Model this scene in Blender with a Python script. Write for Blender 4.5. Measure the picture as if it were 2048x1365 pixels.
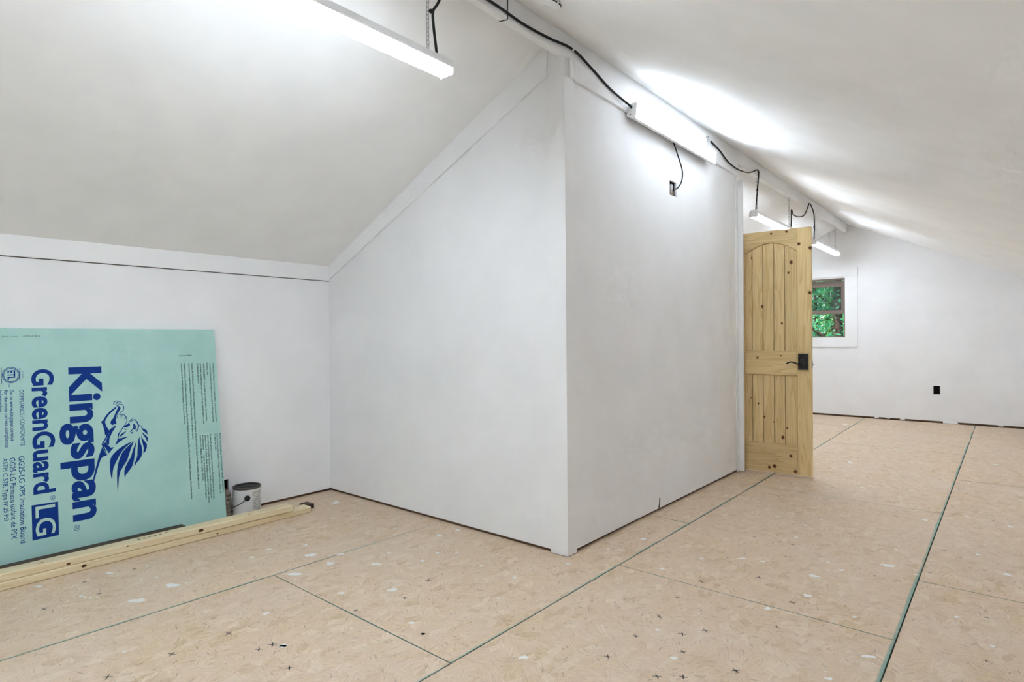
import bpy, bmesh, math, random
from mathutils import Vector, Matrix

# ------------------------------------------------------------------ camera, world, sun, exposure
for o in list(bpy.data.objects):
    bpy.data.objects.remove(o, do_unlink=True)
SC = bpy.context.scene
COL = SC.collection
FPX, YAW, PITCH, ROLL, EYE = 1184.166, 0.6998, -0.0043, -0.0076, 1.1226
fw = Vector((-math.sin(YAW) * math.cos(PITCH), math.cos(YAW) * math.cos(PITCH), math.sin(PITCH)))
rt = Vector((math.cos(YAW), math.sin(YAW), 0.0))
up = rt.cross(fw)
r2 = math.cos(ROLL) * rt + math.sin(ROLL) * up
u2 = -math.sin(ROLL) * rt + math.cos(ROLL) * up
cd = bpy.data.cameras.new('camera')
cd.sensor_width = 36.0
cd.lens = 36.0 * FPX / 2048.0
cd.clip_start = 0.02
cd.clip_end = 400
cam = bpy.data.objects.new('camera', cd)
COL.objects.link(cam)
cam.matrix_world = Matrix(((r2.x, u2.x, -fw.x, 0), (r2.y, u2.y, -fw.y, 0), (r2.z, u2.z, -fw.z, EYE), (0, 0, 0, 1)))
SC.camera = cam

W = bpy.data.worlds.new('sky')
SC.world = W
W.use_nodes = True
wn = W.node_tree
wn.nodes.clear()
wo = wn.nodes.new('ShaderNodeOutputWorld')
wb = wn.nodes.new('ShaderNodeBackground')
ws = wn.nodes.new('ShaderNodeTexSky')
ws.sky_type = 'NISHITA'
ws.sun_disc = False
ws.sun_elevation = math.radians(52)
ws.sun_rotation = math.radians(200)
ws.air_density = 1.0
ws.dust_density = 2.0
wb.inputs['Strength'].default_value = 0.085
wn.links.new(ws.outputs[0], wb.inputs[0])
wn.links.new(wb.outputs[0], wo.inputs[0])
sun = bpy.data.lights.new('sun', 'SUN')
sun.energy = 2.6
sun.angle = math.radians(1.0)
sun.color = (1.0, 0.95, 0.86)
so = bpy.data.objects.new('sun', sun)
COL.objects.link(so)
so.location = (6, -20, 30)
so.rotation_euler = Vector((0.35, 0.55, -1.0)).to_track_quat('-Z', 'Y').to_euler()

SC.view_settings.view_transform = 'Standard'
SC.view_settings.look = 'None'
SC.view_settings.gamma = 1.0
SC.view_settings.use_curve_mapping = False
SC.view_settings.exposure = 2.47
SC.cycles.max_bounces = 6
SC.cycles.diffuse_bounces = 6
SC.cycles.glossy_bounces = 2
SC.cycles.transparent_max_bounces = 8
SC.cycles.use_adaptive_sampling = True
SC.cycles.adaptive_threshold = 0.09
SC.cycles.adaptive_min_samples = 16
SC.cycles.use_denoising = True
LAMP = 14.0          # emission of the lamp tubes

# ------------------------------------------------------------------ measured room (metres, camera at x=y=0)
XK, Y0, XC, Y1, YF, YB = -3.8807, 2.4892, -1.7333, 4.988, 9.2857, -2.3
XR, ZR, SL, SR = -1.7515, 2.6855, 0.4817, 0.4664
XKR = 0.447
ZB = 2.564                                   # underside of the ridge board
def roof(x):
    return ZR - SL * (XR - x) if x < XR else ZR - SR * (x - XR)
random.seed(4)

# ------------------------------------------------------------------ materials
def mat(name, col, rough=0.6, spec=0.3, metal=0.0):
    m = bpy.data.materials.new(name)
    m.use_nodes = True
    b = m.node_tree.nodes['Principled BSDF']
    b.inputs['Base Color'].default_value = (*col, 1)
    b.inputs['Roughness'].default_value = rough
    b.inputs['Specular IOR Level'].default_value = spec
    b.inputs['Metallic'].default_value = metal
    return m
class NT:
    def __init__(s, m):
        s.t = m.node_tree; s.b = s.t.nodes['Principled BSDF']
    def n(s, typ, **kw):
        q = s.t.nodes.new(typ)
        for k, v in kw.items():
            if k.startswith('i_'):
                key = k[2:]
                q.inputs[int(key) if key.isdigit() else key].default_value = v
            else:
                setattr(q, k, v)
        return q
    def l(s, a, b): s.t.links.new(a, b)
    def ramp(s, fac, stops, interp='LINEAR'):
        q = s.t.nodes.new('ShaderNodeValToRGB'); q.color_ramp.interpolation = interp
        e = q.color_ramp.elements
        while len(e) < len(stops): e.new(0.5)
        for i, (p, c) in enumerate(stops):
            e[i].position = p; e[i].color = (*c, 1) if len(c) == 3 else c
        s.l(fac, q.inputs[0]); return q.outputs[0]
    def mix(s, fac, a, b, mode='MIX'):
        q = s.t.nodes.new('ShaderNodeMix'); q.data_type = 'RGBA'; q.blend_type = mode
        for src, ix in ((fac, 0), (a, 6), (b, 7)):
            if hasattr(src, 'is_linked') or hasattr(src, 'links'): s.l(src, q.inputs[ix])
            elif ix == 0: q.inputs[0].default_value = src
            else: q.inputs[ix].default_value = (*src, 1)
        return q.outputs[2]
    def math(s, op, a, b=None, c=None):
        q = s.t.nodes.new('ShaderNodeMath'); q.operation = op
        for i, v in enumerate((a, b, c)):
            if v is None: continue
            if isinstance(v, (int, float)): q.inputs[i].default_value = v
            else: s.l(v, q.inputs[i])
        return q.outputs[0]
    def pos(s, scale=(1, 1, 1), rot=(0, 0, 0), loc=(0, 0, 0), obj=False):
        g = s.t.nodes.new('ShaderNodeTexCoord' if obj else 'ShaderNodeNewGeometry')
        mp = s.t.nodes.new('ShaderNodeMapping')
        mp.inputs['Scale'].default_value = scale; mp.inputs['Rotation'].default_value = rot; mp.inputs['Location'].default_value = loc
        s.l(g.outputs['Object' if obj else 'Position'], mp.inputs[0]); return mp.outputs[0]
    def noise(s, vec, scale, detail=3, rough=0.5, dist=0.0):
        q = s.n('ShaderNodeTexNoise'); q.inputs['Scale'].default_value = scale; q.inputs['Detail'].default_value = detail
        q.inputs['Roughness'].default_value = rough; q.inputs['Distortion'].default_value = dist
        s.l(vec, q.inputs['Vector']); return q.outputs[0]
    def bump(s, h, strength, dist):
        q = s.n('ShaderNodeBump'); q.inputs['Strength'].default_value = strength; q.inputs['Distance'].default_value = dist
        s.l(h, q.inputs['Height']); s.l(q.outputs[0], s.b.inputs['Normal'])

def white_paint(name, col, wav=0.0, rough=0.55):
    m = mat(name, col, rough, 0.0); t = NT(m)
    p = t.pos()
    n1 = t.noise(p, 3.0, 2, 0.6)
    c = t.ramp(n1, [(0.3, tuple(v * 0.97 for v in col)), (0.7, tuple(min(1, v * 1.02) for v in col))])
    t.l(c, t.b.inputs['Base Color'])
    if wav:
        big = t.noise(t.pos((0.9, 0.55, 0.9)), 4.0, 1, 0.45)
        t.bump(t.math('MULTIPLY', big, wav), 1.0, 1.0)
    return m
M = {}
M['wall'] = white_paint('painted_plywood_white', (0.875, 0.875, 0.88), 0.0)
M['ceil'] = white_paint('painted_ceiling_white', (0.905, 0.905, 0.895), 0.007)
M['trim'] = white_paint('painted_trim_white', (0.88, 0.88, 0.88))
M['plate'] = mat('raw_brown_plate', (0.13, 0.075, 0.04), 0.8)
M['void'] = mat('dark_cavity', (0.012, 0.01, 0.01), 0.9)
M['black'] = mat('black_rubber', (0.012, 0.012, 0.013), 0.45)
M['dark_metal'] = mat('oil_rubbed_black_metal', (0.014, 0.013, 0.013), 0.35, 0.5, 0.3)
M['steel'] = mat('zinc_steel', (0.42, 0.42, 0.42), 0.35, 0.5, 0.9)
M['white_metal'] = mat('white_enamel', (0.84, 0.84, 0.84), 0.35)
M['white_plastic'] = mat('white_plastic', (0.82, 0.82, 0.80), 0.4)
M['grey_plug'] = mat('pale_grey_plastic', (0.55, 0.57, 0.58), 0.5)
M['knot'] = mat('dark_knot', (0.07, 0.028, 0.012), 0.6)
M['knot_ring'] = mat('brown_knot_ring', (0.34, 0.17, 0.065), 0.6)
M['navy'] = mat('navy_print', (0.006, 0.04, 0.24), 0.5, 0.1)
M['ink'] = mat('dark_green_ink', (0.012, 0.05, 0.06), 0.6, 0.1)
M['paint_spot'] = mat('dried_white_paint', (0.80, 0.79, 0.76), 0.6)
M['stamp'] = mat('grey_stamp_ink', (0.17, 0.145, 0.13), 0.8, 0.1)
M['crack'] = mat('dark_crack', (0.10, 0.085, 0.07), 0.9)

def lamp_mat(k=1.0, name='lit_led_tube'):
    m = bpy.data.materials.new(name); m.use_nodes = True; t = m.node_tree; t.nodes.clear()
    o = t.nodes.new('ShaderNodeOutputMaterial'); e = t.nodes.new('ShaderNodeEmission')
    e.inputs[0].default_value = (0.77, 0.87, 0.99, 1); e.inputs[1].default_value = LAMP * k
    t.links.new(e.outputs[0], o.inputs[0]); return m
M['lamp'] = lamp_mat()
M['lamp_wall'] = lamp_mat(0.75, 'lit_led_tube_wall')

def glass_mat():
    m = bpy.data.materials.new('window_glass'); m.use_nodes = True; t = m.node_tree; t.nodes.clear()
    o = t.nodes.new('ShaderNodeOutputMaterial'); a = t.nodes.new('ShaderNodeBsdfTransparent'); a.inputs[0].default_value = (0.80, 0.86, 0.85, 1)
    g = t.nodes.new('ShaderNodeBsdfGlossy'); g.inputs['Roughness'].default_value = 0.02
    f = t.nodes.new('ShaderNodeFresnel'); f.inputs[0].default_value = 1.45
    x = t.nodes.new('ShaderNodeMixShader')
    t.links.new(f.outputs[0], x.inputs[0]); t.links.new(a.outputs[0], x.inputs[1]); t.links.new(g.outputs[0], x.inputs[2]); t.links.new(x.outputs[0], o.inputs[0])
    return m
M['glass'] = glass_mat()

def wood(name, light, dark, scale=1.0, axis='Z', contrast=1.0, rough=0.55):
    """long-grained softwood; grain runs along the object's own axis"""
    m = mat(name, light, rough, 0.25); t = NT(m)
    k = {'X': (0.5, 9, 9), 'Y': (9, 0.5, 9), 'Z': (9, 9, 0.5)}[axis]
    oi = t.n('ShaderNodeObjectInfo')
    tc = t.n('ShaderNodeTexCoord')
    off = t.n('ShaderNodeVectorMath', operation='SCALE'); off.inputs[0].default_value = (7.1, 5.3, 9.7)
    t.l(oi.outputs['Random'], off.inputs['Scale'])
    add = t.n('ShaderNodeVectorMath', operation='ADD'); t.l(tc.outputs['Object'], add.inputs[0]); t.l(off.outputs[0], add.inputs[1])
    mp = t.n('ShaderNodeMapping'); mp.inputs['Scale'].default_value = tuple(v * scale for v in k); t.l(add.outputs[0], mp.inputs[0])
    v = mp.outputs[0]
    big = t.noise(v, 1.3, 2, 0.5, 0.6)
    ringv = t.math('FRACT', t.math('MULTIPLY', big, 9.0))
    ring = t.ramp(ringv, [(0.0, (0, 0, 0)), (0.55, (0.35,) * 3), (0.9, (1, 1, 1)), (1.0, (0.1,) * 3)])
    fine = t.noise(v, 9.0, 4, 0.6)
    f = t.math('ADD', t.math('MULTIPLY', ring, 0.55 * contrast), t.math('MULTIPLY', fine, 0.5 * contrast))
    c = t.mix(f, light, dark)
    tint = t.ramp(oi.outputs['Random'], [(0, (0.92, 0.91, 0.88)), (1, (1.06, 1.05, 1.02))])
    c2 = t.mix(1.0, c, tint, 'MULTIPLY')
    t.l(c2, t.b.inputs['Base Color'])
    t.bump(t.math('MULTIPLY', fine, 0.0005), 1.0, 1.0)
    return m
M['pine_v'] = wood('knotty_pine_upright', (0.82, 0.66, 0.37), (0.60, 0.41, 0.18), 1.0, 'Z')
M['pine_h'] = wood('knotty_pine_crosswise', (0.80, 0.64, 0.35), (0.56, 0.385, 0.175), 1.0, 'X')
M['stud'] = wood('spruce_stud', (0.84, 0.74, 0.53), (0.70, 0.54, 0.31), 0.9, 'Y', 0.8)
M['dark_wood'] = wood('dark_stained_plank', (0.10, 0.065, 0.045), (0.035, 0.022, 0.016), 1.0, 'Y')

def osb():
    m = mat('osb_sheathing', (0.6, 0.45, 0.3), 0.7, 0.2); t = NT(m)
    cols = [(0.0, (0.60, 0.445, 0.29)), (0.1, (0.66, 0.505, 0.345)), (0.4, (0.69, 0.54, 0.38)), (0.62, (0.685, 0.52, 0.385)), (0.85, (0.70, 0.555, 0.405)), (1.0, (0.735, 0.60, 0.455))]
    g = t.n('ShaderNodeNewGeometry')
    wn_ = t.n('ShaderNodeTexNoise'); wn_.inputs['Scale'].default_value = 16; wn_.inputs['Detail'].default_value = 2; t.l(g.outputs['Position'], wn_.inputs['Vector'])
    ws_ = t.n('ShaderNodeVectorMath', operation='MULTIPLY_ADD'); t.l(wn_.outputs['Color'], ws_.inputs[0]); ws_.inputs[1].default_value = (0.045, 0.045, 0); t.l(g.outputs['Position'], ws_.inputs[2])
    base = None; streak = None
    for i, (sc, off, lo, hi) in enumerate([(13, 0.0, -1.1, 1.1), (17, 4.3, -2.0, 0.6), (24, 9.1, 0.2, 2.6)]):
        mp = t.n('ShaderNodeMapping'); mp.inputs['Scale'].default_value = (sc * 1.25, sc * 0.8, 1); mp.inputs['Rotation'].default_value = (0, 0, 0.5 * i); mp.inputs['Location'].default_value = (off, off, 0); t.l(ws_.outputs[0], mp.inputs[0])
        v = t.n('ShaderNodeTexVoronoi'); v.voronoi_dimensions = '2D'; v.inputs['Scale'].default_value = 1.0; t.l(mp.outputs[0], v.inputs['Vector'])
        sp = t.n('ShaderNodeSeparateColor'); t.l(v.outputs['Color'], sp.inputs[0])
        ang = t.n('ShaderNodeMapRange'); ang.inputs['To Min'].default_value = lo; ang.inputs['To Max'].default_value = hi; t.l(sp.outputs[1], ang.inputs['Value'])
        vr = t.n('ShaderNodeVectorRotate'); vr.rotation_type = 'Z_AXIS'; t.l(g.outputs['Position'], vr.inputs['Vector']); t.l(ang.outputs[0], vr.inputs['Angle'])
        sm_ = t.n('ShaderNodeMapping'); sm_.inputs['Scale'].default_value = (150, 13, 1); sm_.inputs['Location'].default_value = (off, off * 3, 0); t.l(vr.outputs[0], sm_.inputs[0])
        fn = t.noise(sm_.outputs[0], 1.0, 3, 0.65)
        c = t.mix(0.85, t.ramp(sp.outputs[0], cols), t.ramp(fn, [(0.25, (0.55, 0.48, 0.41)), (0.42, (0.92, 0.905, 0.88)), (0.6, (1.04, 1.04, 1.04)), (0.85, (1.14, 1.13, 1.11))]), 'MULTIPLY')
        if base is None: base = c; streak = fn
        else:
            base = t.mix(t.math('GREATER_THAN', sp.outputs[2], 0.45), base, c)
        if i == 1:
            # sparse dark slivers lying along the strands
            dv = t.n('ShaderNodeMapping'); dv.inputs['Scale'].default_value = (130, 27, 1); t.l(vr.outputs[0], dv.inputs[0])
            vd = t.n('ShaderNodeTexVoronoi'); vd.voronoi_dimensions = '2D'; vd.inputs['Scale'].default_value = 1.0; t.l(dv.outputs[0], vd.inputs['Vector'])
            sd_ = t.n('ShaderNodeSeparateColor'); t.l(vd.outputs['Color'], sd_.inputs[0])
            dm = t.math('MULTIPLY', t.math('GREATER_THAN', sd_.outputs[2], 0.975), t.math('LESS_THAN', vd.outputs['Distance'], 0.40))
    base = t.mix(t.math('MULTIPLY', dm, 0.5), base, (0.26, 0.18, 0.12))
    dr = t.noise(t.pos(), 1.7, 3, 0.55)
    base = t.mix(t.ramp(dr, [(0.35, (0, 0, 0)), (0.75, (0.38,) * 3)]), base, (0.70, 0.585, 0.50))
    sm = t.noise(t.pos((5, 5, 1)), 9.0, 4, 0.7)
    base = t.mix(t.ramp(sm, [(0.60, (0, 0, 0)), (0.80, (0.45,) * 3)]), base, (0.76, 0.70, 0.66))
    # green edge seal along the sheet borders, patchy
    at = t.n('ShaderNodeAttribute'); at.attribute_name = 'edge_seal'
    nz = t.noise(t.pos(), 45, 3, 0.7); n2 = t.noise(t.pos(), 2.2, 2, 0.5)
    e = t.math('MULTIPLY', at.outputs['Fac'], t.math('ADD', t.math('MULTIPLY', nz, 0.9), t.math('MULTIPLY', t.math('SUBTRACT', n2, 0.30), 2.2)))
    base = t.mix(t.ramp(e, [(0.35, (0, 0, 0)), (0.70, (0.62,) * 3), (1.0, (0.85,) * 3)]), base, (0.19, 0.36, 0.31))
    t.l(base, t.b.inputs['Base Color'])
    t.bump(t.math('MULTIPLY', streak, 0.0010), 0.8, 1.0)
    return m
M['osb'] = osb()

def foam():
    m = mat('aqua_green_foam', (0.42, 0.66, 0.62), 0.5, 0.3); t = NT(m)
    n = t.noise(t.pos((3, 1, 1)), 6, 4, 0.6)
    t.l(t.ramp(n, [(0.3, (0.385, 0.64, 0.59)), (0.7, (0.44, 0.68, 0.635))]), t.b.inputs['Base Color'])
    t.bump(t.math('MULTIPLY', t.noise(t.pos(), 90, 3, 0.6), 0.0006), 1.0, 1.0)
    return m
M['foam'] = foam()
def mottled():
    m = mat('mottled_grey_brown', (0.3, 0.25, 0.21), 0.85); t = NT(m)
    n = t.noise(t.pos(), 70, 5, 0.7)
    t.l(t.ramp(n, [(0.3, (0.10, 0.075, 0.06)), (0.5, (0.33, 0.27, 0.23)), (0.75, (0.52, 0.47, 0.43))]), t.b.inputs['Base Color'])
    t.bump(t.math('MULTIPLY', n, 0.004), 1.0, 1.0)
    return m
M['mottled'] = mottled()
M['taupe'] = mat('taupe_vinyl', (0.23, 0.18, 0.15), 0.5)
M['brush_metal'] = mat('stained_can_rim', (0.10, 0.085, 0.08), 0.45, 0.4, 0.3)
M['can_label'] = mat('white_can_label', (0.66, 0.66, 0.65), 0.5)
M['can_text'] = mat('grey_fine_print', (0.36, 0.35, 0.33), 0.6)
M['bark'] = mat('tree_bark', (0.045, 0.032, 0.024), 0.9)
M['ground'] = mat('forest_floor', (0.05, 0.09, 0.03), 0.95)
def leafm(name, a, b):
    m = bpy.data.materials.new(name); m.use_nodes = True; t = NT(m)
    n = t.noise(t.pos(), 1.6, 3, 0.6)
    c = t.ramp(n, [(0.3, a), (0.7, b)])
    t.l(c, t.b.inputs['Base Color']); t.b.inputs['Roughness'].default_value = 0.45
    tr = t.n('ShaderNodeBsdfTranslucent'); t.l(c, tr.inputs[0])
    mx = t.n('ShaderNodeMixShader'); mx.inputs[0].default_value = 0.45
    out = t.t.nodes['Material Output']
    t.l(t.b.outputs[0], mx.inputs[1]); t.l(tr.outputs[0], mx.inputs[2]); t.l(mx.outputs[0], out.inputs[0])
    return m
M['leaf_a'] = leafm('leaf_blue_green', (0.02, 0.16, 0.09), (0.07, 0.33, 0.15))
M['leaf_b'] = leafm('leaf_bright_green', (0.05, 0.22, 0.07), (0.16, 0.42, 0.12))

# ------------------------------------------------------------------ geometry helpers
def link(name, me, m, parent=None):
    o = bpy.data.objects.new(name, me); COL.objects.link(o)
    if m is not None: me.materials.append(M[m] if isinstance(m, str) else m)
    if parent is not None: o.parent = parent
    return o
def obj(name, bm, m, parent=None, smooth=False, loc=None):
    bmesh.ops.recalc_face_normals(bm, faces=bm.faces)
    me = bpy.data.meshes.new(name); bm.to_mesh(me); bm.free()
    if smooth:
        for p in me.polygons: p.use_smooth = True
    o = link(name, me, m, parent)
    if loc is not None: o.location = loc
    return o
def NB(): return bmesh.new()
def box(bm, lo, hi, bev=0.0):
    x0, y0, z0 = lo; x1, y1, z1 = hi
    vs = [bm.verts.new(p) for p in ((x0, y0, z0), (x1, y0, z0), (x1, y1, z0), (x0, y1, z0), (x0, y0, z1), (x1, y0, z1), (x1, y1, z1), (x0, y1, z1))]
    fs = [bm.faces.new([vs[i] for i in q]) for q in ((3, 2, 1, 0), (4, 5, 6, 7), (0, 1, 5, 4), (1, 2, 6, 5), (2, 3, 7, 6), (3, 0, 4, 7))]
    if bev:
        es = list({e for f in fs for e in f.edges})
        bmesh.ops.bevel(bm, geom=es, offset=bev, segments=1, affect='EDGES', profile=0.5)
    return bm
def prism(bm, pts, d):
    """polygon (3D points) extruded by vector d"""
    a = [bm.verts.new(p) for p in pts]; b = [bm.verts.new(Vector(p) + Vector(d)) for p in pts]
    bm.faces.new(a); bm.faces.new(b[::-1]); n = len(pts)
    for i in range(n): bm.faces.new((a[i], b[i], b[(i + 1) % n], a[(i + 1) % n]))
    return bm
def frames(pts, closed=False):
    n = len(pts); out = []; prev = None
    for i in range(n):
        a = pts[(i - 1) % n] if closed or i > 0 else pts[0]
        b = pts[(i + 1) % n] if closed or i < n - 1 else pts[-1]
        t = (b - a).normalized()
        if prev is None:
            r = Vector((0, 0, 1)) if abs(t.z) < 0.9 else Vector((1, 0, 0))
            u = (r - t * r.dot(t)).normalized()
        else:
            u = (prev - t * prev.dot(t)).normalized()
        prev = u; out.append((u, t.cross(u)))
    return out
def tube(bm, pts, r, seg=8, closed=False):
    pts = [Vector(p) for p in pts]; fr = frames(pts, closed); rings = []
    for i, (p, (u, v)) in enumerate(zip(pts, fr)):
        rr = r[i] if isinstance(r, (list, tuple)) else r
        rings.append([bm.verts.new(p + (u * math.cos(2 * math.pi * k / seg) + v * math.sin(2 * math.pi * k / seg)) * rr) for k in range(seg)])
    m = len(rings)
    for i in range(m if closed else m - 1):
        A, B = rings[i], rings[(i + 1) % m]
        for k in range(seg): bm.faces.new((A[k], A[(k + 1) % seg], B[(k + 1) % seg], B[k]))
    if not closed:
        bm.faces.new(rings[0][::-1]); bm.faces.new(rings[-1])
    return bm
def spline(pts, sub=6):
    P = [Vector(p) for p in pts]; out = []
    for i in range(len(P) - 1):
        p0 = P[max(i - 1, 0)]; p1 = P[i]; p2 = P[i + 1]; p3 = P[min(i + 2, len(P) - 1)]
        for k in range(sub):
            t = k / sub
            out.append(0.5 * ((2 * p1) + (p2 - p0) * t + (2 * p0 - 5 * p1 + 4 * p2 - p3) * t * t + (3 * p1 - p0 - 3 * p2 + p3) * t ** 3))
    out.append(P[-1]); return out
def lathe(bm, prof, seg=32, c=(0, 0, 0), cap=True):
    rings = [[bm.verts.new((c[0] + r * math.cos(2 * math.pi * k / seg), c[1] + r * math.sin(2 * math.pi * k / seg), c[2] + z)) for k in range(seg)] for r, z in prof]
    for A, B in zip(rings, rings[1:]):
        for k in range(seg): bm.faces.new((A[k], A[(k + 1) % seg], B[(k + 1) % seg], B[k]))
    if cap:
        bm.faces.new(rings[0][::-1]); bm.faces.new(rings[-1])
    return bm
def blob(bm, c, r, seg=8, sc=(1, 1, 1)):
    prof = [(math.sin(math.pi * i / 6), -math.cos(math.pi * i / 6)) for i in range(1, 6)]
    rings = [[bm.verts.new((c[0] + r * sc[0] * q * math.cos(2 * math.pi * k / seg), c[1] + r * sc[1] * q * math.sin(2 * math.pi * k / seg), c[2] + r * sc[2] * z)) for k in range(seg)] for q, z in prof]
    for A, B in zip(rings, rings[1:]):
        for k in range(seg): bm.faces.new((A[k], A[(k + 1) % seg], B[(k + 1) % seg], B[k]))
    bm.faces.new(rings[0][::-1]); bm.faces.new(rings[-1]); return bm
def empty(name, loc=(0, 0, 0)):
    o = bpy.data.objects.new(name, None); COL.objects.link(o); o.location = loc; o.empty_display_size = 0.1; return o
def tag(o, label, cat, group=None, kind=None):
    o['label'] = label; o['category'] = cat
    if group: o['group'] = group
    if kind: o['kind'] = kind
    return o
def struct(o, label, cat): return tag(o, label, cat, None, 'structure')

def wall_cols(bm, cuts, top, zlo, holes, put):
    """columns between cuts along a wall; holes (a0,a1,z0,z1); put(a,z)->(front point), thickness vector returned by put.d"""
    cuts = sorted(set(cuts + [h[0] for h in holes] + [h[1] for h in holes]))
    for a0, a1 in zip(cuts, cuts[1:]):
        hs = sorted([h for h in holes if h[0] <= a0 + 1e-6 and h[1] >= a1 - 1e-6], key=lambda h: h[2])
        z = zlo; segs = []
        for h in hs:
            segs.append((z, z, h[2], h[2])); z = h[3]
        segs.append((z, z, top(a0), top(a1)))
        for za, zb, zc, zd in segs:
            prism(bm, [put(a0, za), put(a1, zb), put(a1, zd), put(a0, zc)], put.d)
    return bm
class Put:
    def __init__(s, f, d): s.f = f; s.d = d
    def __call__(s, a, z): return s.f(a, z)

# ------------------------------------------------------------------ the room shell
GAP = 0.017
# floor: dark base with single sheets on top
fl = obj('floor', box(NB(), (XK - 0.12, YB - 0.1, -0.12), (XKR + 0.12, YF + 0.1, -0.019)), 'plate')
struct(fl, 'subfloor of tan strand board sheets with green sealed seams', 'floor')
def xa(y): return -2.735 + 0.0293 * min(y, 2.5)
def xb(y): return -1.486 + 0.002 * y if y < 5 else -1.476 - 0.010 * (y - 5)
def xc(y): return -0.323 - 0.001 * y
edges = [lambda y: XK - 0.02, xa, xb, xc, lambda y: XKR + 0.02]
rows = [[YB, 0.20, 2.64, 5.08, 7.52, YF], [YB, -1.02, 1.4215, 3.4075, 5.85, 8.29, YF], [YB, 0.13, 2.5655, 4.583, 6.94, YF], [YB, 0.6, 3.26, 5.722, 8.16, YF]]
def sheet(q, seal):
    """q: four corners ccw from (x0,y0); seal: weight for left, right, short edges"""
    bm = NB(); lay = bm.loops.layers.float.new('edge_seal')
    g = 0.0026; w = 0.019
    def lerp(s, t):
        a = [q[0][i] + (q[1][i] - q[0][i]) * s for i in (0, 1)]; b = [q[3][i] + (q[2][i] - q[3][i]) * s for i in (0, 1)]
        return (a[0] + (b[0] - a[0]) * t, a[1] + (b[1] - a[1]) * t)
    Lx = q[1][0] - q[0][0]; Ly = q[3][1] - q[0][1]
    ss = [g / Lx, (g + w) / Lx, 1 - (g + w) / Lx, 1 - g / Lx]; ts = [g / Ly, (g + w) / Ly, 1 - (g + w) / Ly, 1 - g / Ly]
    V = [[bm.verts.new((*lerp(s, t), 0.0)) for s in ss] for t in ts]
    for j in range(3):
        for i in range(3):
            vs = [(j, i), (j, i + 1), (j + 1, i + 1), (j + 1, i)]
            f = bm.faces.new([V[a][b] for a, b in vs])
            for lp, (a, b) in zip(f.loops, vs):
                val = 0.0
                if b == 0: val = max(val, seal[0])
                if b == 3: val = max(val, seal[1])
                if a in (0, 3): val = max(val, seal[2])
                lp[lay] = val
    ring = [V[0][0], V[0][1], V[0][2], V[0][3], V[1][3], V[2][3], V[3][3], V[3][2], V[3][1], V[3][0], V[2][0], V[1][0]]
    low = [bm.verts.new((v.co.x, v.co.y, -0.018)) for v in ring]
    for i in range(12):
        f = bm.faces.new((ring[i], low[i], low[(i + 1) % 12], ring[(i + 1) % 12]))
        for lp in f.loops: lp[lay] = 1.0
    f = bm.faces.new(low)
    return bm
for c in range(4):
    for a, b in zip(rows[c], rows[c][1:]):
        q = [(edges[c](a), a), (edges[c + 1](a), a), (edges[c + 1](b), b), (edges[c](b), b)]
        seal = {0: (0, 0.9, 0.1), 1: (0.35, 0.95, 0.45), 2: (0.3, 1.25, 0.12), 3: (0.1, 0, 0.1)}[c]
        obj('osb_sheet', sheet(q, seal), 'osb', fl)

# paint drops and printed crosses on the floor: flat marks
SP = [(-3.415, 0.67, 0.022, 0.016), (-3.341, 0.931, 0.022, 0.02), (-2.893, 0.907, 0.036, 0.026), (-2.946, 1.064, 0.04, 0.024), (-3.306, 1.08, 0.01, 0.009), (-2.999, 1.467, 0.018, 0.013), (-3.046, 1.578, 0.017, 0.018), (-2.796, 1.676, 0.033, 0.03), (-2.631, 1.489, 0.054, 0.017), (-3.133, 1.0, 0.007, 0.008), (-2.342, 1.2, 0.014, 0.015), (-2.041, 1.109, 0.014, 0.015), (-2.451, 0.725, 0.008, 0.007), (-2.498, 2.307, 0.022, 0.029), (-2.485, 2.442, 0.014, 0.026), (-2.613, 1.674, 0.027, 0.025), (-2.426, 1.817, 0.027, 0.022), (-2.119, 1.673, 0.028, 0.02), (-2.277, 1.989, 0.015, 0.013), (-2.3, 2.113, 0.013, 0.014), (-2.223, 2.176, 0.013, 0.014), (-2.0, 2.128, 0.011, 0.012), (-1.313, 1.609, 0.019, 0.016), (-1.683, 2.418, 0.012, 0.016), (-3.558, 2.33, 0.027, 0.035), (-2.954, 1.741, 0.012, 0.019), (-2.686, 1.783, 0.023, 0.017), (-1.698, 1.91, 0.006, 0.01), (-2.27, 1.51, 0.015, 0.012), (-2.047, 1.114, 0.016, 0.017), (-1.565, 2.982, 0.022, 0.02), (-1.2, 2.902, 0.011, 0.013), (-1.042, 3.03, 0.027, 0.013), (-0.706, 3.018, 0.024, 0.02), (-0.46, 3.381, 0.034, 0.025), (-0.677, 2.772, 0.018, 0.022), (-0.4, 4.355, 0.014, 0.024), (-0.463, 3.669, 0.01, 0.011), (-0.344, 3.334, 0.012, 0.009), (-0.003, 4.515, 0.015, 0.022), (-0.016, 3.6, 0.016, 0.02), (-1.038, 2.086, 0.009, 0.009), (-0.77, 2.537, 0.016, 0.015), (-0.383, 2.378, 0.026, 0.013), (-0.054, 2.738, 0.011, 0.009), (-1.603, 8.426, 0.037, 0.04), (-0.868, 8.823, 0.036, 0.039), (-1.094, 5.949, 0.022, 0.03), (-0.611, 6.273, 0.02, 0.02), (-0.099, 6.596, 0.03, 0.019)]
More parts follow.
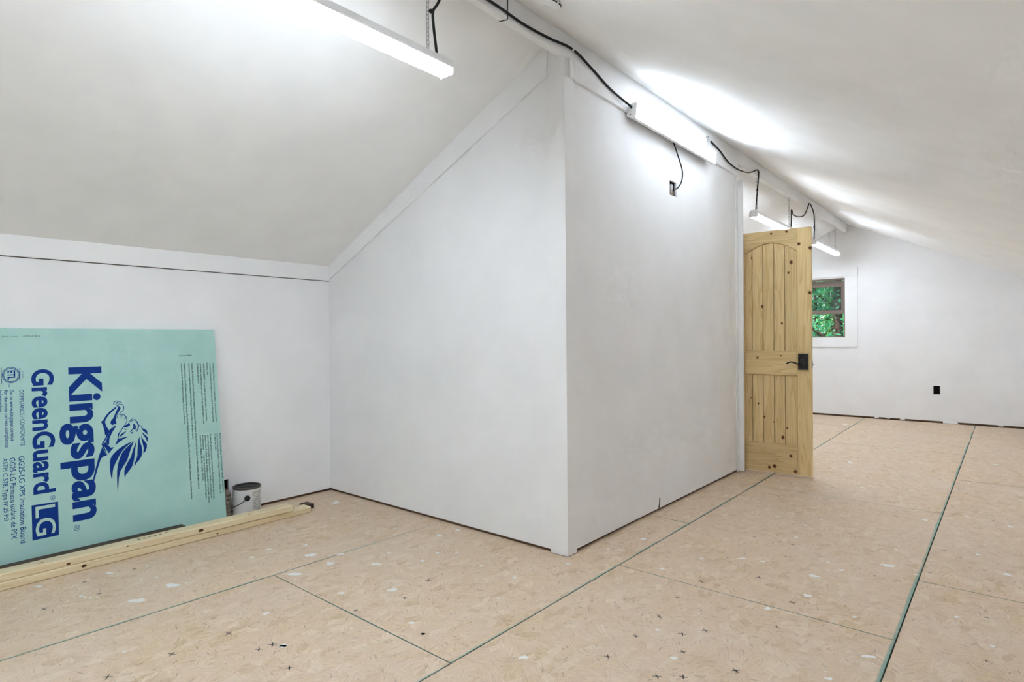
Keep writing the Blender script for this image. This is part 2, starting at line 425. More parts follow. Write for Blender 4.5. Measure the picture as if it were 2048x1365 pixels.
NX = [(-1.081, 1.992), (-0.952, 2.117), (-0.896, 2.197), (-0.896, 1.997), (-1.087, 1.802), (-0.898, 1.798), (-0.83, 1.85), (-0.71, 1.997), (-0.706, 2.661), (-1.088, 2.628), (-0.897, 2.841), (-1.08, 2.188), (-3.309, 0.82), (-3.106, 0.824), (-3.109, 0.627), (-3.304, 1.024), (-2.302, 0.829), (-2.293, 1.027), (-2.09, 1.043), (-2.078, 1.449), (-1.891, 1.05), (-2.072, 1.845), (-2.011, 1.656), (-2.085, 1.092), (-2.313, 0.634)]
random.seed(11)
bm = NB()
def splat(bm, x, y, a, b, z=0.0007, rot=YAW, n=16, rag=0.35):
    ph = [random.uniform(0, 6.28) for _ in range(3)]
    cs, sn = math.cos(rot), math.sin(rot); vs = []
    for k in range(n):
        t = 2 * math.pi * k / n
        r = 1 + rag * (0.5 * math.sin(2 * t + ph[0]) + 0.4 * math.sin(3 * t + ph[1]) + 0.35 * math.sin(5 * t + ph[2])) + random.uniform(-0.12, 0.12)
        u, v = a * r * math.cos(t), b * r * math.sin(t)
        vs.append(bm.verts.new((x + u * cs - v * sn, y + u * sn + v * cs, z)))
    bm.faces.new(vs)
for x, y, a, b in SP:
    splat(bm, x, y, a * 0.85, b * 0.8)
    for _ in range(3):
        t = random.uniform(0, 6.28); d = random.uniform(1.1, 1.9)
        splat(bm, x + a * d * math.cos(t), y + a * d * math.sin(t), a * random.uniform(0.07, 0.16), a * random.uniform(0.07, 0.14), n=7)
for i in range(7):
    splat(bm, -3.143 + 0.013 * i, 0.761 + 0.006 * i + random.uniform(-0.01, 0.01), 0.007, 0.006, n=8)
for _ in range(230):
    x = random.uniform(-3.7, 0.3); y = random.uniform(0.3, 9.0)
    if XK < x < XC and Y0 < y < Y1: continue
    s = random.choice((0.003, 0.004, 0.004, 0.006, 0.009)); splat(bm, x, y, s * 1.5, s, n=8)
o = obj('paint_splatter', bm, 'paint_spot', fl); o['kind'] = 'stuff'
bm = NB()
def cross(x, y, s=0.016, w=0.0032, rot=0.5):
    for r in (rot, rot + 1.75):
        d = Vector((math.cos(r), math.sin(r), 0)); n = Vector((-d.y, d.x, 0)); c = Vector((x, y, 0.0005))
        bm.faces.new([bm.verts.new(p) for p in (c - d * s - n * w * 0.5, c - n * w, c + d * s - n * w * 0.4, c + d * s + n * w * 0.5, c + n * w, c - d * s + n * w * 0.6)])
for x, y in NX: cross(x, y, random.uniform(0.012, 0.018), 0.003, random.uniform(0.2, 0.9))
for i in range(60):
    x = -1.087 + 0.2 * random.randint(0, 6) + random.uniform(-.02, .02); y = 1.8 + 0.2 * random.randint(2, 30)
    if x < XKR: cross(x, y, 0.011, 0.0022, random.uniform(0, 1))
o = obj('nail_mark', bm, 'stamp', fl); o['kind'] = 'stuff'
bm = NB(); splat(bm, -1.713, 1.4958, 0.0085, 0.0085, 0.0009, 0, 14, 0.1)
obj('knot_hole', bm, 'void', fl)

# knee wall, left
HL = [(1.662, 1.745, 0.118, 0.224)]
bm = NB(); wall_cols(bm, [YB, YF], lambda y: 1.5562, GAP, HL, Put(lambda a, z: (XK, a, z), (-0.014, 0, 0)))
wl = obj('wall_left', bm, 'wall'); struct(wl, 'low white knee wall behind the green foam board', 'wall')
obj('backing', box(NB(), (XK - 0.12, YB, 0), (XK - 0.10, YF, 1.70)), 'plate', wl)
obj('sole_plate', box(NB(), (XK - 0.10, YB, -0.005), (XK - 0.0142, YF, 0.036)), 'plate', wl)
o = obj('outlet_box', box(NB(), (XK - 0.06, 1.655, 0.11), (XK - 0.05, 1.745, 0.23)), 'void', wl)
# knee wall, right (beside the camera)
bm = NB(); wall_cols(bm, [YB, YF], lambda y: 1.663, GAP, [], Put(lambda a, z: (XKR, a, z), (0.10, 0, 0)))
wr = obj('wall_right', bm, 'wall'); struct(wr, 'low white knee wall at the right of the room', 'wall')
obj('sole_plate', box(NB(), (XKR + 0.012, YB, -0.005), (XKR + 0.09, YF, 0.016)), 'plate', wr)
# gable walls
WX0, WX1, WZ0, WZ1 = -2.507, -1.757, 1.104, 1.931
HF = [(WX0, WX1, WZ0, WZ1), (-0.7624, -0.6899, 0.36, 0.4747)]
bm = NB(); wall_cols(bm, [XK, XR, XKR], lambda x: roof(x) + 0.012, 0.024, HF, Put(lambda a, z: (a, YF, z), (0, 0.09, 0)))
wf = obj('wall_far', bm, 'wall'); struct(wf, 'white gable wall at the far end with the window', 'wall')
obj('sole_plate', box(NB(), (XK, YF + 0.012, -0.005), (XKR, YF + 0.085, 0.0235)), 'plate', wf)
obj('outlet_box', box(NB(), (-0.80, YF + 0.092, 0.33), (-0.65, YF + 0.10, 0.50)), 'void', wf)
bm = NB()
for x0 in (-1.41, -1.27, -1.12, -0.62, -0.12): box(bm, (x0, YF - 0.003, 0.012), (x0 + random.uniform(0.03, 0.06), YF + 0.03, 0.03))
o = obj('caulk_patch', bm, 'trim', wf)
bm = NB(); prism(bm, [(-0.66, YF - 0.012, 0.004), (-0.50, YF - 0.012, 0.004), (-0.52, YF - 0.006, 0.03), (-0.60, YF - 0.002, 0.055), (-0.66, YF - 0.006, 0.035)], (0, 0.011, 0))
obj('paper_scrap', bm, 'trim', wf)
bm = NB(); wall_cols(bm, [XK, XR, XKR], lambda x: roof(x) + 0.012, 0.0, [], Put(lambda a, z: (a, YB, z), (0, -0.09, 0)))
wbk = obj('wall_rear', bm, 'wall'); struct(wbk, 'white gable wall behind the camera', 'wall')
# ceiling slopes
bm = NB()
xl, xr_ = XK - 0.14, XKR + 0.14
ya, yb_ = YB - 0.1, YF + 0.1
prism(bm, [(xl, ya, roof(xl)), (XR, ya, ZR), (XR, ya, ZR + 0.16), (xl, ya, roof(xl) + 0.16)], (0, yb_ - ya, 0))
prism(bm, [(XR, ya, ZR), (xr_, ya, roof(xr_)), (xr_, ya, roof(xr_) + 0.16), (XR, ya, ZR + 0.16)], (0, yb_ - ya, 0))
ce = obj('ceiling', bm, 'ceil'); struct(ce, 'white painted sloping ceiling on both sides of the ridge', 'ceiling')
rb = obj('ridge_beam', box(NB(), (-1.7705, YB, ZB), (XC, YF, ZR - 0.006), 0.002), 'trim'); struct(rb, 'narrow white ridge board running along the ceiling peak', 'beam')

# closet partition: front (facing left side of the photo) and side under the ridge
XP, YP = XC - 0.008, Y0 + 0.008
bm = NB(); wall_cols(bm, [XK, XP - 0.0205], lambda x: roof(x) + 0.01, GAP, [], Put(lambda a, z: (a, YP, z), (0, 0.09, 0)))
wpf = obj('wall_partition_front', bm, 'wall'); struct(wpf, 'white partition wall meeting the left knee wall', 'wall')
obj('sole_plate', box(NB(), (XK, YP + 0.012, -0.003), (XP - 0.02, YP + 0.085, 0.0168)), 'plate', wpf)
HS = [(3.7183, 3.8217, 2.078, 2.176)]
bm = NB(); wall_cols(bm, [YP + 0.09, Y1], lambda y: ZB - 0.0004, GAP, HS, Put(lambda a, z: (XP, a, z), (-0.014, 0, 0)))
wall_cols(bm, [YP, YP + 0.09], lambda y: ZB - 0.0004, GAP, [], Put(lambda a, z: (XP, a, z), (-0.02, 0, 0)))
wps = obj('wall_partition_side', bm, 'wall'); struct(wps, 'white partition wall under the ridge with the wall lamp', 'wall')
obj('backing', box(NB(), (XP - 0.10, YP + 0.0905, 0), (XP - 0.085, Y1 - 0.0002, ZB - 0.0005)), 'plate', wps)
obj('sole_plate', box(NB(), (XP - 0.085, YP + 0.01, -0.003), (XP - 0.0142, Y1, 0.034)), 'plate', wps)
bm = NB(); prism(bm, [(XP + 0.0006, 3.520, 0.018), (XP + 0.0006, 3.545, 0.018), (XP + 0.0006, 3.540, 0.045), (XP + 0.0006, 3.552, 0.075), (XP + 0.0006, 3.536, 0.085), (XP + 0.0006, 3.530, 0.045)], (-0.0012, 0, 0))
obj('paint_crack', bm, 'crack', wps)
bm = NB()
box(bm, (XK, Y1 - 0.09, 0), (-2.43, Y1, 1.70)); box(bm, (-1.84, Y1 - 0.09, 0), (XP - 0.1005, Y1, 2.52))
prism(bm, [(-2.43, Y1 - 0.09, 2.0), (-1.82, Y1 - 0.09, 2.0), (-1.82, Y1 - 0.09, roof(-1.82)), (-2.43, Y1 - 0.09, roof(-2.43))], (0, 0.09, 0))
prism(bm, [(XK, Y1 - 0.09, 1.70), (-2.43, Y1 - 0.09, 1.70), (-2.43, Y1 - 0.09, roof(-2.43)), (XK, Y1 - 0.09, roof(XK))], (0, 0.09, 0))
o = obj('wall_partition_end', bm, 'wall'); struct(o, 'end wall of the closet that carries the open pine door', 'wall')

# trims
tn = [0]
def trim(bm, label, name=None):
    tn[0] += 1
    return struct(obj(name or 'trim_%d' % tn[0], bm, 'trim'), label, 'trim')
trim(box(NB(), (XK - 0.006, YB, 1.5604), (XK + 0.019, Y0 + 0.007, 1.668), 0.0015), 'flat white board along the top of the left knee wall')
bm = NB(); prism(bm, [(XK + 0.001, YP - 0.014, 1.5604), (-1.8417, YP - 0.014, 2.490), (-1.8417, YP - 0.014, roof(-1.8417) + 0.004), (XK + 0.001, YP - 0.014, roof(XK) + 0.004)], (0, 0.0135, 0))
trim(bm, 'sloping white board under the ceiling on the partition')
trim(box(NB(), (-1.8417, Y0, 0.003), (XC - 0.0065, YP - 0.0002, roof(-1.8417) - 0.004), 0.001), 'white corner board on the front of the partition')
trim(box(NB(), (XP + 0.0002, Y0, 0.003), (XC, 2.572, 2.465), 0.001), 'white corner board on the side of the partition')
trim(box(NB(), (XP + 0.0002, 2.5284, 2.4655), (XC + 0.010, 2.572, ZB - 0.001)), 'short white block above the partition corner board')
trim(box(NB(), (XP + 0.0002, 2.5725, 2.458), (XC + 0.010, 4.975, ZB - 0.001), 0.001), 'white header board above the wall lamp')
trim(box(NB(), (-1.80, Y1 + 0.0005, 0.004), (-1.694, Y1 + 0.022, 2.425), 0.0015), 'white casing board at the end of the partition beside the door')
bm = NB(); box(bm, (XP + 0.0003, 4.95, 0.004), (XC + 0.001, Y1, 2.44)); trim(bm, 'thin white strip at the far end of the partition')

# ------------------------------------------------------------------ window
win = empty('window_1', (0, YF, 0)); struct(win, 'taupe sash window in the far wall with trees outside, lower half open', 'window')
def wpart(name, lo, hi, m='taupe', parent=None, bev=0.001):
    o = obj(name, box(NB(), lo, hi, bev), m, parent or win); return o
wpart('casing', (WX1, -0.018, WZ0 - 0.132), (WX1 + 0.149, -0.0005, WZ1 + 0.02), 'trim')
wpart('casing', (WX0 - 0.149, -0.018, WZ0 - 0.132), (WX0, -0.0005, WZ1 + 0.02), 'trim')
wpart('casing', (WX0 - 0.155, -0.020, WZ1 + 0.021), (WX1 + 0.155, -0.0005, WZ1 + 0.141), 'trim')
wpart('casing', (WX0, -0.018, WZ0 - 0.132), (WX1, -0.0005, WZ0), 'trim')
for q in (((WX0, 0.0, WZ0), (WX0 + 0.014, 0.088, WZ1)), ((WX1 - 0.014, 0.0, WZ0), (WX1, 0.088, WZ1)), ((WX0 + 0.0145, 0.0, WZ1 - 0.022), (WX1 - 0.0145, 0.088, WZ1)), ((WX0 + 0.0145, 0.0, WZ0), (WX1 - 0.0145, 0.088, WZ0 + 0.014))):
    wpart('frame', *q)
def sash(y, z0, z1):
    s = empty('sash'); s.parent = win
    a, b = WX0 + 0.016, WX1 - 0.016
    for q in (((a, y, z0), (a + 0.036, y + 0.026, z1)), ((b - 0.036, y, z0), (b, y + 0.026, z1)), ((a + 0.0365, y, z1 - 0.042), (b - 0.0365, y + 0.026, z1)), ((a + 0.0365, y, z0), (b - 0.0365, y + 0.026, z0 + 0.05))):
        obj('sash_rail', box(NB(), *q, 0.001), 'taupe', s)
    obj('pane', box(NB(), (a + 0.03, y + 0.011, z0 + 0.045), (b - 0.03, y + 0.015, z1 - 0.036)), 'glass', s)
sash(0.015, 1.435, 1.856)
sash(0.052, 1.445, 1.900)

# ------------------------------------------------------------------ door (hinged on the closet end wall, swung wide open)
DA = math.radians(1.926); DWd, DH = 0.61, 1.974
door = empty('door_1', (-1.1969 - DWd * math.cos(DA), 5.0794 - DWd * math.sin(DA), 0.012)); door.rotation_euler = (0, 0, DA)
struct(door, 'knotty pine door with arched upper panel standing open past the partition', 'door')
S0, S1, TH = 0.098, 0.506, 0.035       # panel opening between the stiles; local x, y depth, z
def dpart(name, bm, m): return obj(name, bm, m, door)
def dbox(name, x0, x1, z0, z1, m, y0=0.0, y1=TH, bev=0.002):
    c = ((x0 + x1) / 2, (y0 + y1) / 2, (z0 + z1) / 2)
    o = obj(name, box(NB(), (x0 - c[0], y0 - c[1], z0 - c[2]), (x1 - c[0], y1 - c[1], z1 - c[2]), bev), m, door); o.location = c; return o
dbox('stile', 0.0, S0, 0, DH, 'pine_v'); dbox('stile', S1, DWd, 0, DH, 'pine_v')
dbox('bottom_rail', S0 + 0.0005, S1 - 0.0005, 0, 0.234, 'pine_h'); dbox('lock_rail', S0 + 0.0005, S1 - 0.0005, 0.798, 0.986, 'pine_h')
def archz(x):
    t = (x - (S0 + S1) / 2) / ((S1 - S0) / 2); return 1.793 + 0.085 * (1 - t * t)
bm = NB(); N = 20
pts = [(S0 + 0.0005 + (S1 - S0 - 0.001) * i / N, 0, archz(S0 + (S1 - S0) * i / N)) for i in range(N + 1)]
prism(bm, pts + [(S1 - 0.0005, 0, DH), (S0 + 0.0005, 0, DH)], (0, TH, 0))
dpart('top_rail', bm, 'pine_h')
gx = [S0, 0.158, 0.243, 0.329, 0.4125, S1]
for a, b in zip(gx, gx[1:]):                     # tongue and groove planks, grooves between
    bm = NB(); e = 0.0028
    n = 5; topz = [(a + e + (b - a - 2 * e) * i / n) for i in range(n + 1)]
    P = [(a + e, 0.013, 0.980), (b - e, 0.013, 0.980)] + [(x, 0.013, archz(x) + 0.010) for x in topz[::-1]]
    cx = (a + b) / 2; P = [(x - cx, y - 0.0175, z - 1.4) for x, y, z in P]
    prism(bm, P, (0, 0.011, 0)); o = obj('upper_plank', bm, 'pine_v', door); o.location = (cx, 0.0175, 1.4)
    dbox('lower_plank', a + e, b - e, 0.228, 0.804, 'pine_v', 0.013, 0.024, 0.001)
bm = NB(); prism(bm, [(S0 - 0.01, 0.0245, 0.2), (S1 + 0.01, 0.0245, 0.2), (S1 + 0.01, 0.0245, 1.80)] + [(x, 0.0245, z + 0.012) for x, _, z in pts[::-1]] + [(S0 - 0.01, 0.0245, 1.80)], (0, 0.006, 0)); dpart('groove_backing', bm, 'pine_v')
bm = NB()                                         # bead around the panels
def bead(x0, z0, x1, z1, w=0.006):
    d = Vector((x1 - x0, 0, z1 - z0)).normalized(); n = Vector((-d.z, 0, d.x))
    a, b = Vector((x0, 0.003, z0)), Vector((x1, 0.003, z1))
    prism(bm, [a, b, b + n * w + Vector((0, 0.008, 0)), a + n * w + Vector((0, 0.008, 0))], (0, 0.006, 0))
for i in range(N): bead(*(pts[i + 1][0], pts[i + 1][2]), *(pts[i][0], pts[i][2]))
bead(S1, 0.986, S1, 1.793); bead(S0, 1.793, S0, 0.986); bead(S0, 0.986, S1, 0.986)
bead(S1, 0.234, S1, 0.798); bead(S0, 0.798, S0, 0.234); bead(S0, 0.234, S1, 0.234); bead(S1, 0.798, S0, 0.798)
dpart('panel_moulding', bm, 'pine_h')
KN = [(0.156,1.78,.006),(0.461,1.718,.011),(0.44,1.635,.007),(0.238,1.37,.009),(0.522,1.858,.008),(0.6,1.465,.009),(0.604,1.818,.009),(0.313,1.962,.006),(0.431,1.966,.007),(0.389,1.229,.007),(0.201,0.947,.006),(0.25,0.459,.006),(0.203,0.567,.006),(0.147,0.61,.004),(0.425,0.38,.006),(0.392,0.303,.010),(0.323,0.422,.004),(0.454,0.161,.008),(0.33,0.063,.010),(0.29,0.05,.008),(0.488,0.04,.009),(0.384,0.966,.004)]
def knot(parent, c, r, ax, ay, out, ring=1.75, sx=1.0):
    '''one dark knot with a paler ring, flat on a board; ax, ay span the face, out points off it'''
    ax, ay, out, c = Vector(ax), Vector(ay), Vector(out), Vector(c); k_ = None
    for nm, m_, q, h in (('knot', 'knot', 1.0, 0.0009), ('knot_ring', 'knot_ring', ring, 0.0005)):
        bm = NB(); bm.faces.new([bm.verts.new(ax * r * q * sx * math.cos(t) * random.uniform(0.85, 1.1) + ay * r * q * math.sin(t) * random.uniform(0.85, 1.1) + out * h) for t in [2 * math.pi * k / 12 for k in range(12)]])
        o = obj(nm, bm, m_, k_ or parent)
        if k_ is None: o.location = c; k_ = o
for x, z, r in KN:
    z -= 0.012; inp = S0 < x < S1 and (0.234 < z < 0.798 or 0.986 < z < archz(x))
    knot(door, (x, 0.013 if inp else 0.0, z), r, (1, 0, 0), (0, 0, 1), (0, -1, 0), 1.75, 0.75 if inp else 1.0)
lock = empty('keypad_lock'); lock.parent = door
bm = NB(); prof = []
for i in range(9):
    t = i / 8; prof.append((0.515 + 0.072 * t, -0.018 - 0.012 * math.sin(math.pi * t)))
prism(bm, [(x, y, 0.846) for x, y in prof] + [(0.587, 0.0, 0.846), (0.515, 0.0, 0.846)], (0, 0, 0.126)); obj('lock_body', bm, 'dark_metal', lock)
bm = NB()
for r in range(4):
    for c in range(2): box(bm, (0.534 + 0.018 * c, -0.0315, 0.925 - 0.014 * r), (0.546 + 0.018 * c, -0.0285, 0.932 - 0.014 * r))
obj('keypad', bm, mat('dim_keypad', (0.05, 0.05, 0.05), 0.4), lock)
obj('lever', tube(NB(), spline([(0.545, -0.025, 0.885), (0.54, -0.055, 0.889), (0.52, -0.062, 0.893), (0.495, -0.062, 0.904), (0.472, -0.060, 0.908), (0.452, -0.056, 0.902), (0.437, -0.052, 0.893)], 5), 0.0055, 8), 'dark_metal', lock, True)
obj('latch_plate', box(NB(), (DWd, 0.006, 0.86), (DWd + 0.0015, 0.029, 0.915)), 'dark_metal', lock)
obj('latch_bolt', box(NB(), (DWd + 0.0015, 0.012, 0.881), (DWd + 0.012, 0.024, 0.894), 0.002), 'steel', lock)
for z in (0.2, 0.98, 1.76): obj('hinge', lathe(NB(), [(0.007, z), (0.007, z + 0.09)], 10, (-0.004, -0.004, 0)), 'dark_metal', door)

# ------------------------------------------------------------------ shop lights
def chain_mesh(z0, z1):
    bm = NB(); L = 0.020; n = max(1, int((z1 - z0) / (L - 0.004)))
    st = (z1 - z0) / n
    for i in range(n):
        zc = z0 + st * (i + 0.5); hl = st * 0.5 + 0.0022; hw = 0.006; P = []
        for k in range(10):
            t = 2 * math.pi * k / 10; a = hw * math.cos(t); b = math.copysign(max(0, hl - hw), math.sin(t)) + hw * math.sin(t)
            P.append((a, 0, zc + b) if i % 2 else (0, a, zc + b))
        tube(bm, P, 0.0014, 5, True)
    return bm
def shop_light(label, y0, y1, zb, x=XR, turn=0.0, chains=True, lamp='lamp', tz=0.0065, w=0.038):
    """zb: underside of the tubes; local origin at the tube plane, length along y"""
    L = y1 - y0; root = empty('shop_light', (x, y0, zb)); root.rotation_euler = (0, turn, 0)
    tag(root, label, 'light', 'white two-tube shop lights along the ridge')
    bm = NB()
    prism(bm, [(-w, 0.004, 0.020 if chains else 0.0), (-w + 0.004, 0.004, 0.0265), (w - 0.004, 0.004, 0.0265), (w, 0.004, 0.020 if chains else 0.0), (w, 0.004, 0.028), (0.026, 0.004, 0.056), (-0.026, 0.004, 0.056), (-w, 0.004, 0.028)], (0, L - 0.008, 0))
    obj('housing', bm, 'white_metal', root)
    for a, b in ((0.0, 0.004), (L - 0.004, L)):
        bm = NB(); prism(bm, [(-w, a, -0.005), (w, a, -0.005), (w, a, 0.027), (0.027, a, 0.057), (-0.027, a, 0.057), (-w, a, 0.027)], (0, b - a, 0)); e = obj('end_cap', bm, 'white_metal', root)
        for sx in (-0.021, 0.021):
            yy = a - 0.0015 if a == 0 else b
            obj('screw', box(NB(), (sx - 0.003, yy, 0.030), (sx + 0.003, yy + 0.0015, 0.036)), 'dark_metal', e)
    for sx in (-0.021, 0.021):
        obj('tube', tube(NB(), [(sx, 0.006, tz), (sx, L - 0.006, tz)], 0.0125, 10), lamp, root, True)
    if chains:
        for cy in (0.104, L - 0.104):
            obj('chain', chain_mesh(0.056, ZB - zb - 0.0005), 'steel', root, True, loc=(0, cy, 0))
    return root
shop_light('long lit shop light hanging nearest, at the top left', 0.464, 1.684, 2.195)
wlamp = shop_light('lit shop light fixed sideways on the partition wall, above the outlet', 3.119, 4.339, 2.452, XC + 0.064, -math.radians(85), False, 'lamp_wall', 0.014, 0.044)
shop_light('lit shop light partly hidden by the top of the pine door', 5.435, 6.655, 2.195)
shop_light('farthest lit shop light, to the right of the pine door top', 7.54, 8.76, 2.195)
shop_light('unseen shop light added behind the camera to brighten the near room', -1.75, -0.53, 2.195)  # added fixture, never in view; continues the row and fills the near area
# chain and hook that hold the far end of the wall lamp
o = obj('chain', chain_mesh(0, 0.10), 'steel', wlamp, True); o.parent = None
o.matrix_world = Matrix.Translation((XC + 0.022, 4.30, 2.505)); o.name = 'hanging_chain'
tag(o, 'short steel chain and nail above the wall lamp end', 'chain')
obj('nail', tube(NB(), [(-0.014, 0, 0.10), (0.008, 0, 0.10)], 0.002, 6), 'steel', o)

# ------------------------------------------------------------------ cords
def cord(pts, label, r=0.0045, knots=(), sub=6):
    o = obj('power_cord', tube(NB(), spline(pts, sub), r, 8), 'black', None, True); tag(o, label, 'cord', 'black lamp cords along the ridge')
    for k in knots: obj('cable_tie', blob(NB(), k, 0.009, 8, (1.1, 1.3, 0.9)), 'black', o, True)
    return o
xc_ = XC + 0.007
c1 = cord([(xc_, -0.5, 2.585), (xc_, 0.6, 2.59), (xc_, 1.4, 2.585), (xc_, 1.92, 2.591), (xc_, 2.154, 2.583), (xc_, 2.349, 2.595), (xc_ + 0.004, 2.5487, 2.612), (xc_ + 0.01, 2.71, 2.573), (xc_ + 0.012, 2.916, 2.518), (XC + 0.035, 3.10, 2.480), (XC + 0.036, 3.122, 2.468)], 'black cord stapled along the ridge board and drooping to the wall lamp', 0.0062)
obj('cable_clip', blob(NB(), (xc_ + 0.006, 2.549, 2.611), 0.011, 8, (0.8, 0.7, 1.0)), 'white_plastic', c1, True)
cord([(xc_, 4.40, 2.60), (xc_ + 0.01, 4.55, 2.565), (xc_ + 0.012, 4.725, 2.516), (xc_ + 0.012, 4.95, 2.503), (xc_ + 0.012, 5.156, 2.523), (xc_ + 0.01, 5.30, 2.557), (xc_ + 0.002, 5.445, 2.607), (xc_, 5.50, 2.609), (xc_, 5.508, 2.575), (xc_ - 0.006, 5.49, 2.44), (-1.748, 5.50, 2.30), (-1.7515, 5.50, 2.248)], 'black cord sagging past the partition end to the hidden lamp', 0.0055, [(xc_ - 0.006, 5.485, 2.436)])
cord([(-1.7515, 6.62, 2.245), (-1.745, 6.61, 2.35), (-1.74, 6.60, 2.44), (-1.735, 6.655, 2.397), (-1.73, 6.85, 2.404), (-1.727, 7.05, 2.456), (xc_, 7.20, 2.567), (xc_, 7.253, 2.615), (xc_, 7.35, 2.604), (xc_, 7.462, 2.52), (-1.735, 7.52, 2.385), (-1.748, 7.56, 2.30), (-1.7515, 7.575, 2.248)], 'black cord looping from the hidden lamp to the farthest lamp', 0.006, [(-1.735, 7.505, 2.385), (xc_ - 0.002, 7.253, 2.613)])
cord([(xc_, 1.66, 2.60), (xc_ + 0.002, 1.640, 2.52), (-1.733, 1.618, 2.455), (-1.738, 1.596, 2.415), (-1.742, 1.602, 2.36), (-1.747, 1.618, 2.29), (-1.7515, 1.628, 2.248)], 'black cord tied to the chain of the nearest lamp', 0.0055, [(-1.742, 1.590, 2.415)])
cord([(XC + 0.012, 3.735, 2.43), (XC + 0.02, 3.770, 2.368), (XC + 0.025, 3.833, 2.281), (XC + 0.028, 3.842, 2.232), (XC + 0.024, 3.832, 2.178), (XC + 0.012, 3.80, 2.135), (XC + 0.002, 3.785, 2.125)], 'short black cord from the wall lamp down into the open outlet', 0.0045)
wire = obj('wire_strap', tube(NB(), [(XC + 0.0022, 2.045, ZR - 0.03), (XC + 0.0022, 2.043, ZB + 0.0), (XC - 0.002, 2.042, ZB - 0.0022), (-1.769, 2.03, ZB - 0.0022), (-1.7727, 2.03, ZB + 0.012)], 0.0018, 6), 'dark_metal', None, True)
tag(wire, 'thin dark wire bent around the ridge board near the smoke alarm', 'wire')

# plug in the open outlet of the partition
pl = empty('outlet', (XP, 3.77, 2.127)); tag(pl, 'open outlet box with a grey plug in the partition wall', 'outlet')
obj('box_back', box(NB(), (-0.05, -0.058, -0.056), (-0.045, 0.058, 0.056)), 'void', pl)
obj('receptacle', lathe(NB(), [(0.001, 0.004), (0.019, 0.004), (0.021, 0.0), (0.021, -0.03)], 8), 'grey_plug', pl).matrix_local = Matrix.Translation((-0.012, 0.004, 0.014)) @ Matrix.Rotation(math.pi / 2, 4, 'Y') @ Matrix.Rotation(0.4, 4, 'Z')
bm = NB(); box(bm, (-0.03, -0.028, -0.042), (-0.006, 0.030, -0.008), 0.004); obj('plug', bm, 'mottled', pl)

# ------------------------------------------------------------------ smoke alarm on the right slope
nrm = Vector((-SR, 0, -1)).normalized()
sd = empty('smoke_detector'); cpt = Vector((-1.476, 2.008, roof(-1.476)))
sd.matrix_world = Matrix.Translation(cpt) @ nrm.to_track_quat('Z', 'Y').to_matrix().to_4x4()
tag(sd, 'round white smoke alarm on the right slope, cut by the top of the picture', 'smoke alarm')
obj('base', lathe(NB(), [(0.068, 0.0), (0.070, 0.006), (0.068, 0.012)], 40), 'white_plastic', sd, False)
obj('cover', lathe(NB(), [(0.060, 0.0125), (0.063, 0.018), (0.062, 0.026), (0.054, 0.034), (0.030, 0.038), (0.002, 0.039)], 40), 'white_plastic', sd, True)
for k in range(10):
    a = 2 * math.pi * k / 10; bm = NB()
    box(bm, (0.054, -0.013, -0.0022), (0.0635, 0.013, 0.0022)); o = obj('vent', bm, 'void', sd); o.matrix_local = Matrix.Rotation(a, 4, 'Z') @ Matrix.Translation((0.0, 0, 0.0215))
obj('test_button', lathe(NB(), [(0.012, 0.0375), (0.012, 0.0405), (0.001, 0.041)], 16), 'white_plastic', sd)

# ------------------------------------------------------------------ green foam insulation board leaning on the knee wall
BT = Vector((-3.856, 0, 1.193)); BB = Vector((-3.705, 0, 0.0)); vv = (BT - BB).normalized(); HB = (BT - BB).length
bn = Vector((0, 1, 0)).cross(vv).normalized()
if bn.x < 0: bn = -bn
board = empty('insulation_board', BB)
board.matrix_world = Matrix(((0, vv.x, bn.x, BB.x), (1, vv.y, bn.y, 0), (0, vv.z, bn.z, BB.z), (0, 0, 0, 1)))   # local x = along the wall, y = up the board, z = out of its face
tag(board, 'aqua green foam insulation sheet with navy lettering leaning on the left wall', 'insulation board')
obj('foam_panel', box(NB(), (-0.784, 0.0006, -0.0245), (1.654, HB, 0.0), 0.0015), 'foam', board)

def text_mesh(s, bold=0.0, res=3):
    cu = bpy.data.curves.new('t', 'FONT'); cu.body = s; cu.size = 1.0; cu.resolution_u = res; cu.offset = bold; cu.fill_mode = 'FRONT' if hasattr(cu, 'fill_mode') else cu.fill_mode
    ob = bpy.data.objects.new('t', cu); COL.objects.link(ob)
    dg = bpy.context.evaluated_depsgraph_get(); me = bpy.data.meshes.new_from_object(ob.evaluated_get(dg))
    bpy.data.objects.remove(ob); return me
hm = text_mesh('H'); CAP = max(v.co.y for v in hm.vertices)
def lettering(s, u, v, length, cap, m='navy', bold=0.0, tilt=-0.0115, name='lettering', res=3, z=0.0006, turned=True, parent=None):
    """text starting at (u,v) on the board; turned = reading downwards with letter tops to the right"""
    me = text_mesh(s, bold, res)
    xs = [w.co.x for w in me.vertices]; x0, x1 = min(xs), max(xs); kx = length / (x1 - x0); ky = cap / (CAP + 2 * bold)
    for w in me.vertices:
        a = (w.co.x - x0) * kx; b = (w.co.y + bold) * ky
        if turned: w.co = (u + b + tilt * a, v - a - 0.0 * b, z)
        else: w.co = (u + a, v + b, z)
    if turned:
        me.flip_normals()
    o = link(name, me, m, parent or board); return o
lettering('Kingspan', 0.886, 0.994, 0.808, 0.150, 'navy', 0.032, res=5)
lettering('®', 0.880, 0.168, 0.030, 0.024, 'navy', 0.0)
lettering('GreenGuard', 0.7315, 0.990, 0.632, 0.0915, 'navy', 0.029, -0.0195, res=5)
lettering('®', 0.787, 0.342, 0.026, 0.019, 'navy', 0.0)
bm = NB(); bm.faces.new([bm.verts.new((*p, 0.0005)) for p in ((0.710, 0.308), (0.708, 0.136), (0.8155, 0.136), (0.8175, 0.305))])
lg = obj('logo_block', bm, 'navy', board)
